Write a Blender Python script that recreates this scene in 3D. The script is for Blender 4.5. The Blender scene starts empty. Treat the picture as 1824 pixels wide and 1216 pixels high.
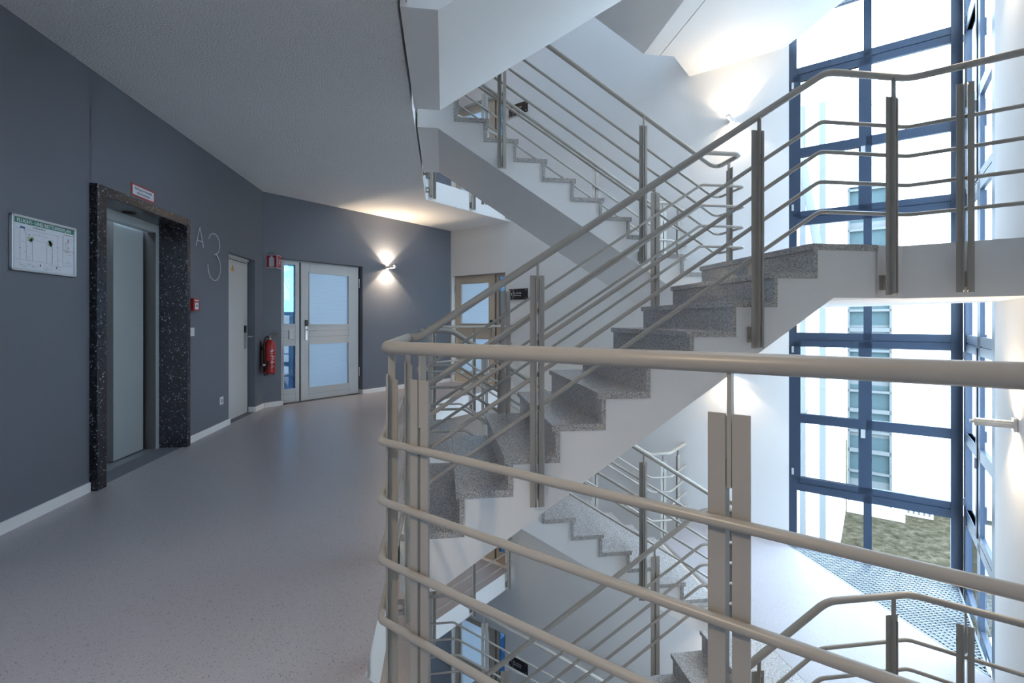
import bpy, bmesh, math, random
from mathutils import Matrix, Vector
random.seed(4)
sc = bpy.context.scene
S3 = 3.42                      # storey height
R2 = math.sqrt(2)

# ------------------------------------------------------------------ camera
cam_data = bpy.data.cameras.new('camera'); cam = bpy.data.objects.new('camera', cam_data)
sc.collection.objects.link(cam); sc.camera = cam
cam.location = (0, 0, 1.25)
cam.rotation_euler = (math.radians(90), 0, math.radians(-8))
cam_data.sensor_width = 36; cam_data.lens = 861 / 1824 * 36
cam_data.shift_y = -37 / 1824
cam_data.clip_start = 0.05; cam_data.clip_end = 300

# ------------------------------------------------------------------ world and exposure
w = bpy.data.worlds.new('overcast_sky'); sc.world = w; w.use_nodes = True
bg = w.node_tree.nodes['Background']
bg.inputs[0].default_value = (0.70, 0.86, 1.06, 1); bg.inputs[1].default_value = 15.5
sc.view_settings.view_transform = 'Standard'; sc.view_settings.look = 'None'
sc.view_settings.exposure = 0.0; sc.view_settings.gamma = 1.0; sc.view_settings.use_curve_mapping = False
sc.cycles.use_denoising = True
sc.cycles.max_bounces = 10; sc.cycles.diffuse_bounces = 7; sc.cycles.glossy_bounces = 4
sc.cycles.transparent_max_bounces = 16
sc.cycles.sample_clamp_indirect = 6.0
sc.cycles.caustics_reflective = False; sc.cycles.caustics_refractive = False
LAMP_COL = (1.0, 0.78, 0.54)
LAMP_K = 1.6

# ------------------------------------------------------------------ materials
def srgb(r, g, b):
    f = lambda c: (c / 255 / 12.92) if c / 255 <= 0.04045 else ((c / 255 + 0.055) / 1.055) ** 2.4
    return (f(r), f(g), f(b), 1)
def new_mat(name, col, rough=0.5, metal=0.0, bump=0.0, bscale=60, spec=0.5):
    m = bpy.data.materials.new(name); m.use_nodes = True
    nt = m.node_tree; p = nt.nodes['Principled BSDF']
    p.inputs['Base Color'].default_value = tuple(col[:3]) + (1,)
    p.inputs['Roughness'].default_value = rough; p.inputs['Metallic'].default_value = metal
    p.inputs['Specular IOR Level'].default_value = spec
    if bump:
        tc = nt.nodes.new('ShaderNodeTexCoord'); n = nt.nodes.new('ShaderNodeTexNoise')
        n.inputs['Scale'].default_value = bscale; n.inputs['Detail'].default_value = 3
        b = nt.nodes.new('ShaderNodeBump'); b.inputs['Strength'].default_value = bump; b.inputs['Distance'].default_value = 0.01
        nt.links.new(tc.outputs['Object'], n.inputs['Vector']); nt.links.new(n.outputs['Fac'], b.inputs['Height'])
        nt.links.new(b.outputs['Normal'], p.inputs['Normal'])
    return m
def speckle(name, stops, scale=160, rough=0.3, second=None, spec=0.5):
    """stone or vinyl: voronoi cells mapped through a constant ramp"""
    m = bpy.data.materials.new(name); m.use_nodes = True
    nt = m.node_tree; p = nt.nodes['Principled BSDF']; p.inputs['Roughness'].default_value = rough
    p.inputs['Specular IOR Level'].default_value = spec
    tc = nt.nodes.new('ShaderNodeTexCoord'); v = nt.nodes.new('ShaderNodeTexVoronoi'); v.inputs['Scale'].default_value = scale
    sep = nt.nodes.new('ShaderNodeSeparateColor'); r = nt.nodes.new('ShaderNodeValToRGB'); r.color_ramp.interpolation = 'CONSTANT'
    el = r.color_ramp.elements
    el[0].position = stops[0][0]; el[0].color = stops[0][1]
    el[1].position = stops[1][0]; el[1].color = stops[1][1]
    for q in stops[2:]:
        e = el.new(q[0]); e.color = q[1]
    nt.links.new(tc.outputs['Object'], v.inputs['Vector']); nt.links.new(v.outputs['Color'], sep.inputs[0])
    nt.links.new(sep.outputs[0], r.inputs[0])
    n = nt.nodes.new('ShaderNodeTexNoise'); n.inputs['Scale'].default_value = scale * 0.35; n.inputs['Detail'].default_value = 4
    mx = nt.nodes.new('ShaderNodeMix'); mx.data_type = 'RGBA'; mx.blend_type = 'MULTIPLY'; mx.inputs[0].default_value = 0.35 if second is None else second
    nt.links.new(tc.outputs['Object'], n.inputs['Vector'])
    nt.links.new(r.outputs[0], mx.inputs[6]); nt.links.new(n.outputs['Color'], mx.inputs[7]); nt.links.new(mx.outputs[2], p.inputs['Base Color'])
    return m
g = lambda v: (v, v, v * 1.02, 1)
M = {}
M['white'] = new_mat('white_paint', (0.88, 0.88, 0.87), 0.6)
M['whitewall'] = new_mat('white_rough_plaster', (0.80, 0.80, 0.79), 0.8, bump=0.12, bscale=220)
M['ceiling'] = new_mat('ceiling_plaster', (0.86, 0.86, 0.86), 0.85, bump=1.0, bscale=70)
M['greywall'] = new_mat('grey_wall_paint', (0.146, 0.160, 0.192), 0.62, bump=0.08, bscale=250)
M['floor'] = speckle('vinyl_floor', [(0, (0.12, 0.12, 0.12, 1)), (0.022, (0.42, 0.41, 0.44, 1)), (0.55, (0.44, 0.43, 0.46, 1)), (0.97, (0.52, 0.51, 0.51, 1))], 330, 0.33, 0.08, 0.5)
M['granite'] = speckle('grey_granite', [(0, (0.09, 0.09, 0.095, 1)), (0.20, (0.40, 0.40, 0.41, 1)), (0.48, (0.62, 0.62, 0.63, 1)), (0.80, (0.85, 0.84, 0.83, 1))], 330, 0.20, 0.12, 1.0)
M['granite_edge'] = speckle('raw_granite_edge', [(0, (0.10, 0.10, 0.10, 1)), (0.10, (0.38, 0.37, 0.35, 1)), (0.40, (0.58, 0.56, 0.53, 1)), (0.75, (0.74, 0.72, 0.69, 1))], 260, 0.6, 0.3)
M['marble'] = speckle('dark_flecked_stone', [(0, (0.012, 0.013, 0.020, 1)), (0.55, (0.028, 0.030, 0.042, 1)), (0.88, (0.065, 0.065, 0.08, 1)), (0.975, (0.42, 0.44, 0.47, 1))], 140, 0.25, 0.3)
M['rail'] = new_mat('beige_grey_steel_paint', (0.40, 0.378, 0.338), 0.34)
M['zinc'] = new_mat('galvanised_steel', (0.26, 0.29, 0.32), 0.45, 0.5)
M['frame_blue'] = new_mat('dark_blue_window_frame', (0.032, 0.053, 0.092), 0.42)
M['door_white'] = new_mat('white_door_paint', (0.62, 0.62, 0.61), 0.42)
M['door_beige'] = new_mat('beige_door_paint', (0.56, 0.49, 0.40), 0.45)
M['steel'] = new_mat('brushed_steel', (0.55, 0.54, 0.52), 0.28, 0.9)
M['lift_panel'] = new_mat('lift_panel_grey', (0.44, 0.48, 0.49), 0.42, 0.15)
M['lift_dark'] = new_mat('lift_edge_grey', (0.085, 0.083, 0.082), 0.6, spec=0.2)
M['black'] = new_mat('black_plastic', (0.012, 0.012, 0.014), 0.35)
M['darksign'] = new_mat('black_glossy_sign', (0.012, 0.013, 0.018), 0.25)
M['rubber'] = new_mat('black_rubber', (0.015, 0.015, 0.015), 0.6)
M['red'] = new_mat('red_enamel', (0.42, 0.016, 0.014), 0.3)
M['signred'] = new_mat('sign_red', (0.40, 0.03, 0.03), 0.45)
M['orange'] = new_mat('warning_orange', (0.72, 0.36, 0.06), 0.5)
M['plastic'] = new_mat('white_plastic', (0.72, 0.73, 0.74), 0.4)
M['paper'] = new_mat('white_paper', (0.72, 0.76, 0.82), 0.5)
M['green'] = new_mat('plan_green', (0.045, 0.22, 0.15), 0.5)
M['lightgreen'] = new_mat('plan_light_green', (0.45, 0.62, 0.45), 0.5)
M['ink'] = new_mat('dark_ink', (0.06, 0.06, 0.07), 0.6)
M['greyink'] = new_mat('grey_ink', (0.33, 0.34, 0.38), 0.6)
M['blueink'] = new_mat('blue_ink', (0.03, 0.08, 0.35), 0.6)
M['alu'] = new_mat('aluminium_profile', (0.66, 0.70, 0.72), 0.35, 0.4)
M['silver'] = new_mat('silver_lettering', (0.72, 0.74, 0.78), 0.4)
M['curtain'] = None
M['facade'] = new_mat('white_render_facade', (0.78, 0.76, 0.72), 0.9, bump=0.1, bscale=20, spec=0.0)
M['facade_grey'] = new_mat('pale_grey_facade', (0.12, 0.128, 0.13), 0.8, spec=0.0)
M['facade_glass'] = new_mat('distant_window_glass', (0.055, 0.080, 0.086), 0.5, spec=0.0)
M['vinyl_blue'] = new_mat('blue_corridor_floor', (0.12, 0.20, 0.33), 0.4)

def glass_mat(name, tint, refl):
    m = bpy.data.materials.new(name); m.use_nodes = True; nt = m.node_tree
    for n in list(nt.nodes): nt.nodes.remove(n)
    o = nt.nodes.new('ShaderNodeOutputMaterial'); t = nt.nodes.new('ShaderNodeBsdfTransparent'); t.inputs[0].default_value = tint
    gl = nt.nodes.new('ShaderNodeBsdfGlossy'); gl.inputs['Roughness'].default_value = 0.0
    f = nt.nodes.new('ShaderNodeFresnel'); f.inputs[0].default_value = 1.45
    mul = nt.nodes.new('ShaderNodeMath'); mul.operation = 'MULTIPLY'; mul.inputs[1].default_value = refl
    mx = nt.nodes.new('ShaderNodeMixShader')
    ge = nt.nodes.new('ShaderNodeNewGeometry'); inv = nt.nodes.new('ShaderNodeMath'); inv.operation = 'SUBTRACT'; inv.inputs[0].default_value = 1.0
    mu2 = nt.nodes.new('ShaderNodeMath'); mu2.operation = 'MULTIPLY'
    nt.links.new(ge.outputs['Backfacing'], inv.inputs[1]); nt.links.new(inv.outputs[0], mu2.inputs[0]); nt.links.new(mul.outputs[0], mu2.inputs[1])
    nt.links.new(f.outputs[0], mul.inputs[0]); nt.links.new(mu2.outputs[0], mx.inputs[0])
    nt.links.new(t.outputs[0], mx.inputs[1]); nt.links.new(gl.outputs[0], mx.inputs[2]); nt.links.new(mx.outputs[0], o.inputs[0])
    return m
M['glass'] = glass_mat('window_glass', (0.92, 0.96, 0.97, 1), 1.0)
M['doorglass'] = glass_mat('door_glass', (0.95, 0.97, 0.98, 1), 1.0)
M['midglass'] = glass_mat('added_door_glass', (0.30, 0.35, 0.39, 1), 1.0)  # glass of the added doors; its tint sets how much sky passes
M['sideglass'] = glass_mat('tinted_side_glass', (0.22, 0.34, 0.44, 1), 1.0)
def curtain_mat():
    m = bpy.data.materials.new('blue_wired_film'); m.use_nodes = True; nt = m.node_tree
    for n in list(nt.nodes): nt.nodes.remove(n)
    o = nt.nodes.new('ShaderNodeOutputMaterial'); d = nt.nodes.new('ShaderNodeBsdfDiffuse'); t = nt.nodes.new('ShaderNodeBsdfTranslucent')
    mx = nt.nodes.new('ShaderNodeMixShader'); mx.inputs[0].default_value = 0.62
    tc = nt.nodes.new('ShaderNodeTexCoord'); wv = nt.nodes.new('ShaderNodeTexWave'); wv.bands_direction = 'Z'; wv.inputs['Scale'].default_value = 14
    r = nt.nodes.new('ShaderNodeValToRGB'); r.color_ramp.elements[0].color = (0.66, 0.72, 0.76, 1); r.color_ramp.elements[1].color = (0.74, 0.80, 0.84, 1)
    nt.links.new(tc.outputs['Object'], wv.inputs['Vector']); nt.links.new(wv.outputs['Fac'], r.inputs[0])
    nt.links.new(r.outputs[0], d.inputs[0]); nt.links.new(r.outputs[0], t.inputs[0])
    nt.links.new(d.outputs[0], mx.inputs[1]); nt.links.new(t.outputs[0], mx.inputs[2]); nt.links.new(mx.outputs[0], o.inputs[0])
    return m
M['curtain'] = curtain_mat()
M['paving'] = new_mat('pale_gravel', (0.42, 0.41, 0.39), 0.95, bump=0.2, bscale=30, spec=0.0)
def grass_mat():
    m = bpy.data.materials.new('winter_grass'); m.use_nodes = True; nt = m.node_tree; p = nt.nodes['Principled BSDF']
    tc = nt.nodes.new('ShaderNodeTexCoord'); n = nt.nodes.new('ShaderNodeTexNoise'); n.inputs['Scale'].default_value = 3.0; n.inputs['Detail'].default_value = 8; n.inputs['Roughness'].default_value = 0.8
    r = nt.nodes.new('ShaderNodeValToRGB'); e = r.color_ramp.elements
    e[0].position = 0.36; e[0].color = (0.022, 0.015, 0.011, 1); e[1].position = 0.7; e[1].color = (0.125, 0.105, 0.078, 1)
    q = e.new(0.5); q.color = (0.052, 0.046, 0.029, 1)
    nt.links.new(tc.outputs['Object'], n.inputs['Vector']); nt.links.new(n.outputs['Fac'], r.inputs[0]); nt.links.new(r.outputs[0], p.inputs['Base Color'])
    p.inputs['Roughness'].default_value = 0.95; p.inputs['Specular IOR Level'].default_value = 0.0
    return m
M['grass'] = grass_mat()
def emis(name, col, s):
    m = bpy.data.materials.new(name); m.use_nodes = True; p = m.node_tree.nodes['Principled BSDF']
    p.inputs['Base Color'].default_value = (0.8, 0.8, 0.8, 1)
    p.inputs['Emission Color'].default_value = tuple(col) + (1,); p.inputs['Emission Strength'].default_value = s
    return m
M['lens'] = emis('lit_lamp_lens', (1, 0.86, 0.66), 14)

# ------------------------------------------------------------------ mesh helpers
class MB:
    def __init__(s): s.v = []; s.f = []; s.m = []; s.sm = []
    def add(s, vs, fs, mi=0, T=None, smooth=False):
        o = len(s.v)
        s.v += [tuple(T @ Vector(p)) if T else tuple(p) for p in vs]
        for f in fs:
            s.f.append([o + i for i in f]); s.m.append(mi); s.sm.append(smooth)
    def box(s, a, b, mi=0, T=None):
        x0, y0, z0 = a; x1, y1, z1 = b
        vs = [(x0,y0,z0),(x1,y0,z0),(x1,y1,z0),(x0,y1,z0),(x0,y0,z1),(x1,y0,z1),(x1,y1,z1),(x0,y1,z1)]
        s.add(vs, [(3,2,1,0),(4,5,6,7),(0,1,5,4),(1,2,6,5),(2,3,7,6),(3,0,4,7)], mi, T)
    def prism(s, poly, z0, z1, mi=0, T=None, top_mi=None, bot_mi=None):
        """poly in the xy plane, extruded in z"""
        n = len(poly)
        vs = [(p[0], p[1], z0) for p in poly] + [(p[0], p[1], z1) for p in poly]
        s.add(vs, [[(i), (i + 1) % n, n + (i + 1) % n, n + i] for i in range(n)], mi, T)
        s.add(vs, [list(range(n - 1, -1, -1))], mi if bot_mi is None else bot_mi, T)
        s.add(vs, [list(range(n, 2 * n))], mi if top_mi is None else top_mi, T)
    def tube(s, pts, r, seg=14, mi=0, caps=True, T=None, fillet=0.0, closed=False):
        pts = [Vector(p) for p in pts]
        if fillet and len(pts) > 2:
            out = [pts[0]]
            for i in range(1, len(pts) - 1):
                a, b, c = pts[i - 1], pts[i], pts[i + 1]
                d1 = (a - b); d2 = (c - b); l = min(fillet, d1.length * 0.45, d2.length * 0.45)
                p1 = b + d1.normalized() * l; p2 = b + d2.normalized() * l
                for k in range(7):
                    t = k / 6; out.append((1 - t) ** 2 * p1 + 2 * t * (1 - t) * b + t * t * p2)
            out.append(pts[-1]); pts = out
        n = len(pts); rings = []; N = None; tprev = None
        for i in range(n):
            t1 = (pts[i] - pts[i - 1]).normalized() if i > 0 else None
            t2 = (pts[i + 1] - pts[i]).normalized() if i < n - 1 else None
            t = t1 if t2 is None else t2 if t1 is None else (t1 + t2).normalized()
            if N is None:
                up = Vector((0, 0, 1)) if abs(t.z) < 0.9 else Vector((1, 0, 0))
                N = t.cross(up).normalized()
            else:
                N = (N - t * N.dot(t)).normalized()
            B = t.cross(N)
            k = 1.0
            if t1 is not None and t2 is not None:
                c = max(0.3, math.sqrt(max(0.0, (1 + t1.dot(t2)) / 2))); k = 1 / c
            # mitre only in the bend plane
            bend = (t2 - t1) if (t1 is not None and t2 is not None) else None
            ring = []
            for j in range(seg):
                a = 2 * math.pi * j / seg
                o = N * math.cos(a) * r + B * math.sin(a) * r
                if bend is not None and bend.length > 1e-4:
                    bd = (bend - t * bend.dot(t)).normalized(); o = o + bd * (o.dot(bd)) * (k - 1)
                ring.append(pts[i] + o)
            rings.append(ring)
        vs = [p for ring in rings for p in ring]; fs = []
        for i in range(n - 1):
            for j in range(seg):
                fs.append((i * seg + j, i * seg + (j + 1) % seg, (i + 1) * seg + (j + 1) % seg, (i + 1) * seg + j))
        s.add(vs, fs, mi, T, True)
        if caps:
            s.add(vs, [list(range(seg - 1, -1, -1)), [(n - 1) * seg + j for j in range(seg)]], mi, T)
    def lathe(s, prof, seg=28, mi=0, T=None, smooth=True):
        """prof: list of (r, z)"""
        vs = []; fs = []
        for r, z in prof:
            for j in range(seg):
                a = 2 * math.pi * j / seg; vs.append((r * math.cos(a), r * math.sin(a), z))
        for i in range(len(prof) - 1):
            for j in range(seg):
                fs.append((i * seg + j, i * seg + (j + 1) % seg, (i + 1) * seg + (j + 1) % seg, (i + 1) * seg + j))
        s.add(vs, fs, mi, T, smooth)
        s.add(vs, [list(range(seg - 1, -1, -1)), [(len(prof) - 1) * seg + j for j in range(seg)]], mi, T)

def link(o, parent=None):
    sc.collection.objects.link(o)
    if parent: o.parent = parent
    return o
def ob(name, mb, mats, parent=None, bevel=0, loc=None):
    me = bpy.data.meshes.new(name); me.from_pydata(mb.v, [], mb.f)
    for m in (mats if isinstance(mats, (list, tuple)) else [mats]): me.materials.append(M[m])
    for p, mi, sm in zip(me.polygons, mb.m, mb.sm): p.material_index = mi; p.use_smooth = sm
    me.update()
    o = bpy.data.objects.new(name, me); link(o, parent)
    if bevel:
        b = o.modifiers.new('edge', 'BEVEL'); b.width = bevel; b.segments = 2; b.limit_method = 'ANGLE'
    if loc: o.location = loc
    return o
def tag(o, label, cat, group=None, kind=None):
    if label: o['label'] = label
    if cat: o['category'] = cat
    if group: o['group'] = group
    if kind: o['kind'] = kind
    return o
def empty(name, label, cat, loc=(0, 0, 0), group=None, T=None):
    o = bpy.data.objects.new(name, None); link(o); o.empty_display_size = 0.1
    if T is not None: o.matrix_world = T
    else: o.location = loc
    return tag(o, label, cat, group)
def struct(name, mb, mats, parent=None, label=None, bevel=0):
    o = ob(name, mb, mats, parent, bevel)
    if parent is None:
        o['kind'] = 'structure'
    if label: o['label'] = label
    return o
def copy_tree(o, parent=None):
    c = o.copy(); sc.collection.objects.link(c); c.parent = parent
    for ch in list(o.children): copy_tree(ch, c)
    return c
def frame(ox, oy, ux, uy, z=0):
    """wall frame: local x along the wall, local y into the room, local z up"""
    l = math.hypot(ux, uy); ux /= l; uy /= l
    return Matrix(((ux, -uy, 0, ox), (uy, ux, 0, oy), (0, 0, 1, z), (0, 0, 0, 1)))
def text_mesh(body, size, mat, name, T, parent, align='CENTER', extrude=0.0008, space=1.0, bold=0.0):
    cu = bpy.data.curves.new(name, 'FONT'); cu.body = body; cu.size = size; cu.extrude = extrude; cu.align_x = align; cu.align_y = 'CENTER'
    cu.space_character = space; cu.offset = bold; cu.resolution_u = 3
    tmp = bpy.data.objects.new('tmp', cu); sc.collection.objects.link(tmp)
    dg = bpy.context.evaluated_depsgraph_get(); me = bpy.data.meshes.new_from_object(tmp.evaluated_get(dg))
    bpy.data.objects.remove(tmp); me.name = name
    me.materials.clear(); me.materials.append(M[mat])
    me.transform(T)
    o = bpy.data.objects.new(name, me); link(o, parent); return o
# text stands in the wall plane: text x -> wall x, text y -> up, facing local +y of the wall frame
def text_T(x, y, z, flip=False):
    # the viewer stands on local +y and sees local x running to the LEFT, so mirror the run of the text
    return Matrix(((-1, 0, 0, x), (0, 0, 1, y), (0, 1, 0, z), (0, 0, 0, 1)))

# wall frames (local +y points into the room, so local x runs right to left for someone facing the wall)
def wall_frame_face(ax, ay, bx, by):
    """a = left end, b = right end as seen from inside. Returns T with local x from right end to left end."""
    return frame(bx, by, ax - bx, ay - by)
# helper to place by distance from the LEFT end: xl(T_len, s)
class Wall:
    def __init__(s, a, b):
        s.a = Vector((a[0], a[1], 0)); s.b = Vector((b[0], b[1], 0)); s.len = (s.b - s.a).length
        u = (s.b - s.a).normalized(); s.u = u
        n = Vector((u.y, -u.x, 0)); s.n = n       # interior on the right hand side when walking left->right
        # local x = along (left->right), local y = outward from room (away), z up
        s.T = Matrix(((u.x, -n.x, 0, a[0]), (u.y, -n.y, 0, a[1]), (0, 0, 1, 0), (0, 0, 0, 1)))
    def text(s, x, z, off=0.002):
        """text basis lying in the wall plane, facing the room"""
        p = s.a + s.u * x + s.n * off
        return Matrix(((s.u.x, 0, s.n.x, p.x), (s.u.y, 0, s.n.y, p.y), (0, 1, 0, z), (0, 0, 0, 1)))
    def at(s, x, z=0, off=0.0):
        p = s.a + s.u * x + s.n * off; return Vector((p.x, p.y, z))
# in a Wall frame: x left->right, y<0 is inside the room, y>0 is inside the masonry
WL = Wall((-2.57, 1.70), (-2.57, 7.36))
WG = Wall((-2.57, 7.36), (0.137, 10.063))
W1 = Wall((0.137, 10.063), (5.64, 4.56))
W2 = Wall((5.64, 4.562), (0.104, -0.974))
WS = Wall((0.104, -0.974), (-2.57, 1.70))

# ------------------------------------------------------------------ large structure
FLOOR = [(1.278, 0.20), (-0.275, 1.753), (-0.275, 7.485), (1.22, 8.98), (0.137, 10.063), (-2.57, 7.36), (-2.57, 1.70), (0.104, -0.974)]
LAND = [(2.89, 2.88), (3.086, 2.88), (3.522, 2.444), (4.39, 3.312), (4.42, 3.34), (4.42, 5.78), (3.555, 6.645), (3.08, 6.17), (2.89, 6.17)]
ZL = 1.757
flab = {-2: None, -1: None, 0: None, 1: None, 2: None}
for n in (-2, -1, 0, 1, 2):
    z = n * S3
    mb = MB(); mb.prism(FLOOR[::-1] if False else FLOOR, z - 0.30, z, 1, top_mi=0)
    struct('floor', mb, ['floor', 'white'])
    mb = MB(); mb.prism(FLOOR, z - 0.32, z - 0.3005, 0)
    struct('ceiling', mb, 'ceiling')
    if n < 2:
        mb = MB(); mb.prism(LAND, z + ZL - 0.355, z + ZL, 1, top_mi=0)
        struct('floor', mb, ['floor', 'white'])
mb = MB(); mb.box((-6, -4, -7.1), (9, 13, -6.85)); struct('floor', mb, 'floor')
mb = MB()                        # roof; the gap over the stairwell is added to let sky light down
mb.box((-3, -1.5, 9.9), (0.6, 10.6, 10.1)); mb.box((0.6, -1.5, 9.9), (6.2, 3.5, 10.1)); mb.box((0.6, 5.0, 9.9), (6.2, 10.6, 10.1)); mb.box((2.2, 3.5, 9.9), (6.2, 5.0, 10.1))
struct('ceiling', mb, 'ceiling')

ZB, ZT = -6.85, 9.95
def wall_box(mb, W, x0, x1, z0, z1, mi=0, th=0.30): mb.box((x0, 0, z0), (x1, th, z1), mi, W.T)
# elevator wall (only our storey has the openings)
LY = 1.70
mb = MB()
wall_box(mb, WL, -0.2, 3.945 - LY, -0.32, 3.40); wall_box(mb, WL, 5.235 - LY, 6.24 - LY, -0.32, 3.40)
wall_box(mb, WL, 7.06 - LY, 5.66, -0.32, 3.40)
wall_box(mb, WL, 3.94 - LY, 5.24 - LY, 2.255, 3.40); wall_box(mb, WL, 6.24 - LY, 7.06 - LY, 2.08, 3.40)
wall_box(mb, WL, 3.945 - LY, 5.235 - LY, -0.32, 0.0); wall_box(mb, WL, 6.24 - LY, 7.06 - LY, -0.32, 0.0)
wall_box(mb, WL, -0.2, 5.66, ZB, -0.32); wall_box(mb, WL, -0.2, 5.66, 3.40, ZT)
mb.box((5.0, 0.10, 0), (5.5, 0.30, 2.1), 0, WL.T) if False else None
struct('wall_left', mb, 'greywall')
# grey wall with the glazed door; the door opening repeats on each storey only on ours
mb = MB()
gx0, gx1 = 0.266, 1.683
wall_box(mb, WG, 0, gx0, -0.32, 3.40); wall_box(mb, WG, gx1, 3.83, -0.32, 3.40); wall_box(mb, WG, gx0, gx1, 2.175, 3.40); wall_box(mb, WG, gx0, gx1, -0.32, 0)
wall_box(mb, WG, 0, 3.83, ZB, -0.32); wall_box(mb, WG, 0, 3.83, 3.40, ZT)
struct('wall_back', mb, 'greywall')
# white wall with the beige doors, one per storey, and the big corner window
mb = MB()
dx0, dx1 = 0.034, 1.424
wx0 = 6.108                       # window starts here
for n in (-2, -1, 0, 1, 2):
    wall_box(mb, W1, dx0, dx1, n * S3 + 2.165, n * S3 + (3.42 if n < 2 else 3.11))
    wall_box(mb, W1, -0.05, dx0, n * S3, n * S3 + (3.42 if n < 2 else 3.11))
wall_box(mb, W1, dx1, wx0, ZB, ZT)
wall_box(mb, W1, wx0, 7.782, ZB, -5.083); wall_box(mb, W1, wx0, 7.782, 8.597, ZT)
struct('wall_right', mb, 'whitewall')
mb = MB()
wall_box(mb, W2, 1.768, 6.405, ZB, ZT)
for n in (-2, -1, 0, 1, 2):  # openings for the added daylight doors
    wall_box(mb, W2, 6.405, 7.795, n * S3 + 2.165, n * S3 + (3.42 if n < 2 else 3.11)); wall_box(mb, W2, 7.795, 7.87, n * S3, n * S3 + (3.42 if n < 2 else 3.11))
wall_box(mb, W2, 0, 1.768, ZB, -5.083); wall_box(mb, W2, 0, 1.768, 8.597, ZT)
struct('wall_near_right', mb, 'whitewall')
mb = MB()
wall_box(mb, WS, -0.1, 2.10, ZB, ZT); wall_box(mb, WS, 3.52, 3.9, ZB, ZT)
wall_box(mb, WS, 2.10, 3.52, 2.175, ZT); wall_box(mb, WS, 2.10, 3.52, ZB, 0)  # opening for the added glazed door
struct('wall_front', mb, 'greywall')

# baseboards on our storey
def bb(name, W, x0, x1, z=0.0, h=0.07, t=0.014):
    mb = MB(); mb.box((x0, -t, z), (x1, -0.0005, z + h), 0, W.T); struct(name, mb, 'white')
bb('baseboard_left', WL, 0, 3.925 - LY)
bb('baseboard_left', WL, 5.255 - LY, 6.24 - LY + 0.02)
bb('baseboard_left', WL, 7.06 - LY - 0.0, 5.66 - 0.01)
bb('baseboard_back', WG, 0.012, gx0 + 0.02)
bb('baseboard_back', WG, gx1 - 0.01, 3.81)
mb = MB(); mb.box((gx1 - 0.014, 0, 0), (gx1, 0.10, 0.07), 0, WG.T); mb.box((7.046 - LY, 0, 0), (7.06 - LY, 0.08, 0.07), 0, WL.T); struct('baseboard_back', mb, 'white')
for n in (-1, 0, 1):
    bb('baseboard_right', W1, 4.84, wx0, n * S3 + (ZL - 0.0), 0.08, 0.012)
bb('baseboard_right', W1, 1.43, 1.52, 0)

# ------------------------------------------------------------------ corner windows
def window(name, W, x0, x1, glass, mull, mods, side_open):
    """x0..x1 along the wall; glass = (fixedL0, fixedL1, casL0, casL1, R0, R1)"""
    fr = MB(); gl = MB(); hw = MB()
    a0, a1, c0, c1, r0, r1 = glass
    D0, D1 = 0.010, 0.055
    def bar(xa, xb, za, zb, d0=D0, d1=D1): fr.box((xa, d0, za), (xb, d1, zb), 0, W.T)
    zb0 = -5.083; ztop = 8.597
    bar(x0, a0, zb0, ztop, 0.004); bar(r1, x1, zb0, ztop, 0.004); bar(a1, r0, zb0, ztop)
    for m in mods:
        z = m
        bar(x0, x1, z - 0.005, z + 0.03)
        bar(x0, x1, z + 0.72, z + 0.815); bar(x0, x1, z + 0.825, z + 0.90)
        bar(x0, x1, z + 1.60, z + 1.715, 0.01)
        bar(x0, x1, z + 2.58, z + 2.665); bar(x0, x1, z + 2.675, z + 2.76)
        fr.box((x0, 0.02, z + 0.81), (x1, 0.05, z + 0.83), 0, W.T); fr.box((x0, 0.02, z + 2.66), (x1, 0.05, z + 2.68), 0, W.T)
        bar(x0, x1, z + 3.40, z + 3.42)
        # opening casement: extra sash frame standing proud
        s0, s1 = (c0 - 0.075, c1 + 0.075)
        fr.box((s0, 0.002, z + 0.84), (c0, 0.05, z + 2.65), 0, W.T); fr.box((c1, 0.002, z + 0.84), (s1, 0.05, z + 2.65), 0, W.T)
        fr.box((s0, 0.002, z + 0.84), (s1, 0.05, z + 0.90), 0, W.T); fr.box((s0, 0.002, z + 2.58), (s1, 0.05, z + 2.65), 0, W.T)
        fr.box((c0, 0.002, z + 1.60), (c1, 0.05, z + 1.715), 0, W.T)
        for (zz, zh) in ((z + 0.03, z + 0.72), (z + 0.90, z + 1.60), (z + 1.715, z + 2.58), (z + 2.76, z + 3.40)):
            gl.box((a0 - 0.01, 0.026, zz - 0.01), (a1 + 0.01, 0.032, zh + 0.01), 0, W.T)
            gl.box((r0 - 0.01, 0.026, zz - 0.01), (r1 + 0.01, 0.032, zh + 0.01), 0, W.T)
        hx = s1 - 0.03 if side_open > 0 else s0 + 0.03
        hw.box((hx - 0.022, -0.014, z + 1.50), (hx + 0.022, 0.003, z + 1.60), 0, W.T)
        hg = s0 - 0.012 if side_open > 0 else s1 + 0.012
        for zz in (z + 0.92, z + 2.50): hw.box((hg - 0.012, -0.012, zz), (hg + 0.012, 0.004, zz + 0.08), 0, W.T)
    o = struct(name, fr, 'frame_blue', None, 'dark blue framed full height window')
    ob('window_pane', gl, 'glass', o); ob('window_fitting', hw, 'alu', o)
    return o
mods = [-1.663 + S3 * k for k in (-1, 0, 1, 2)]
s_ = lambda x: (x - 0.137) * R2
window('window_1', W1, wx0, 7.782, (s_(4.518), s_(5.013), s_(4.549), s_(4.978), s_(5.07), s_(5.568)), 0, mods, 1)
t_ = lambda x: (5.64 - x) * R2
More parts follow.
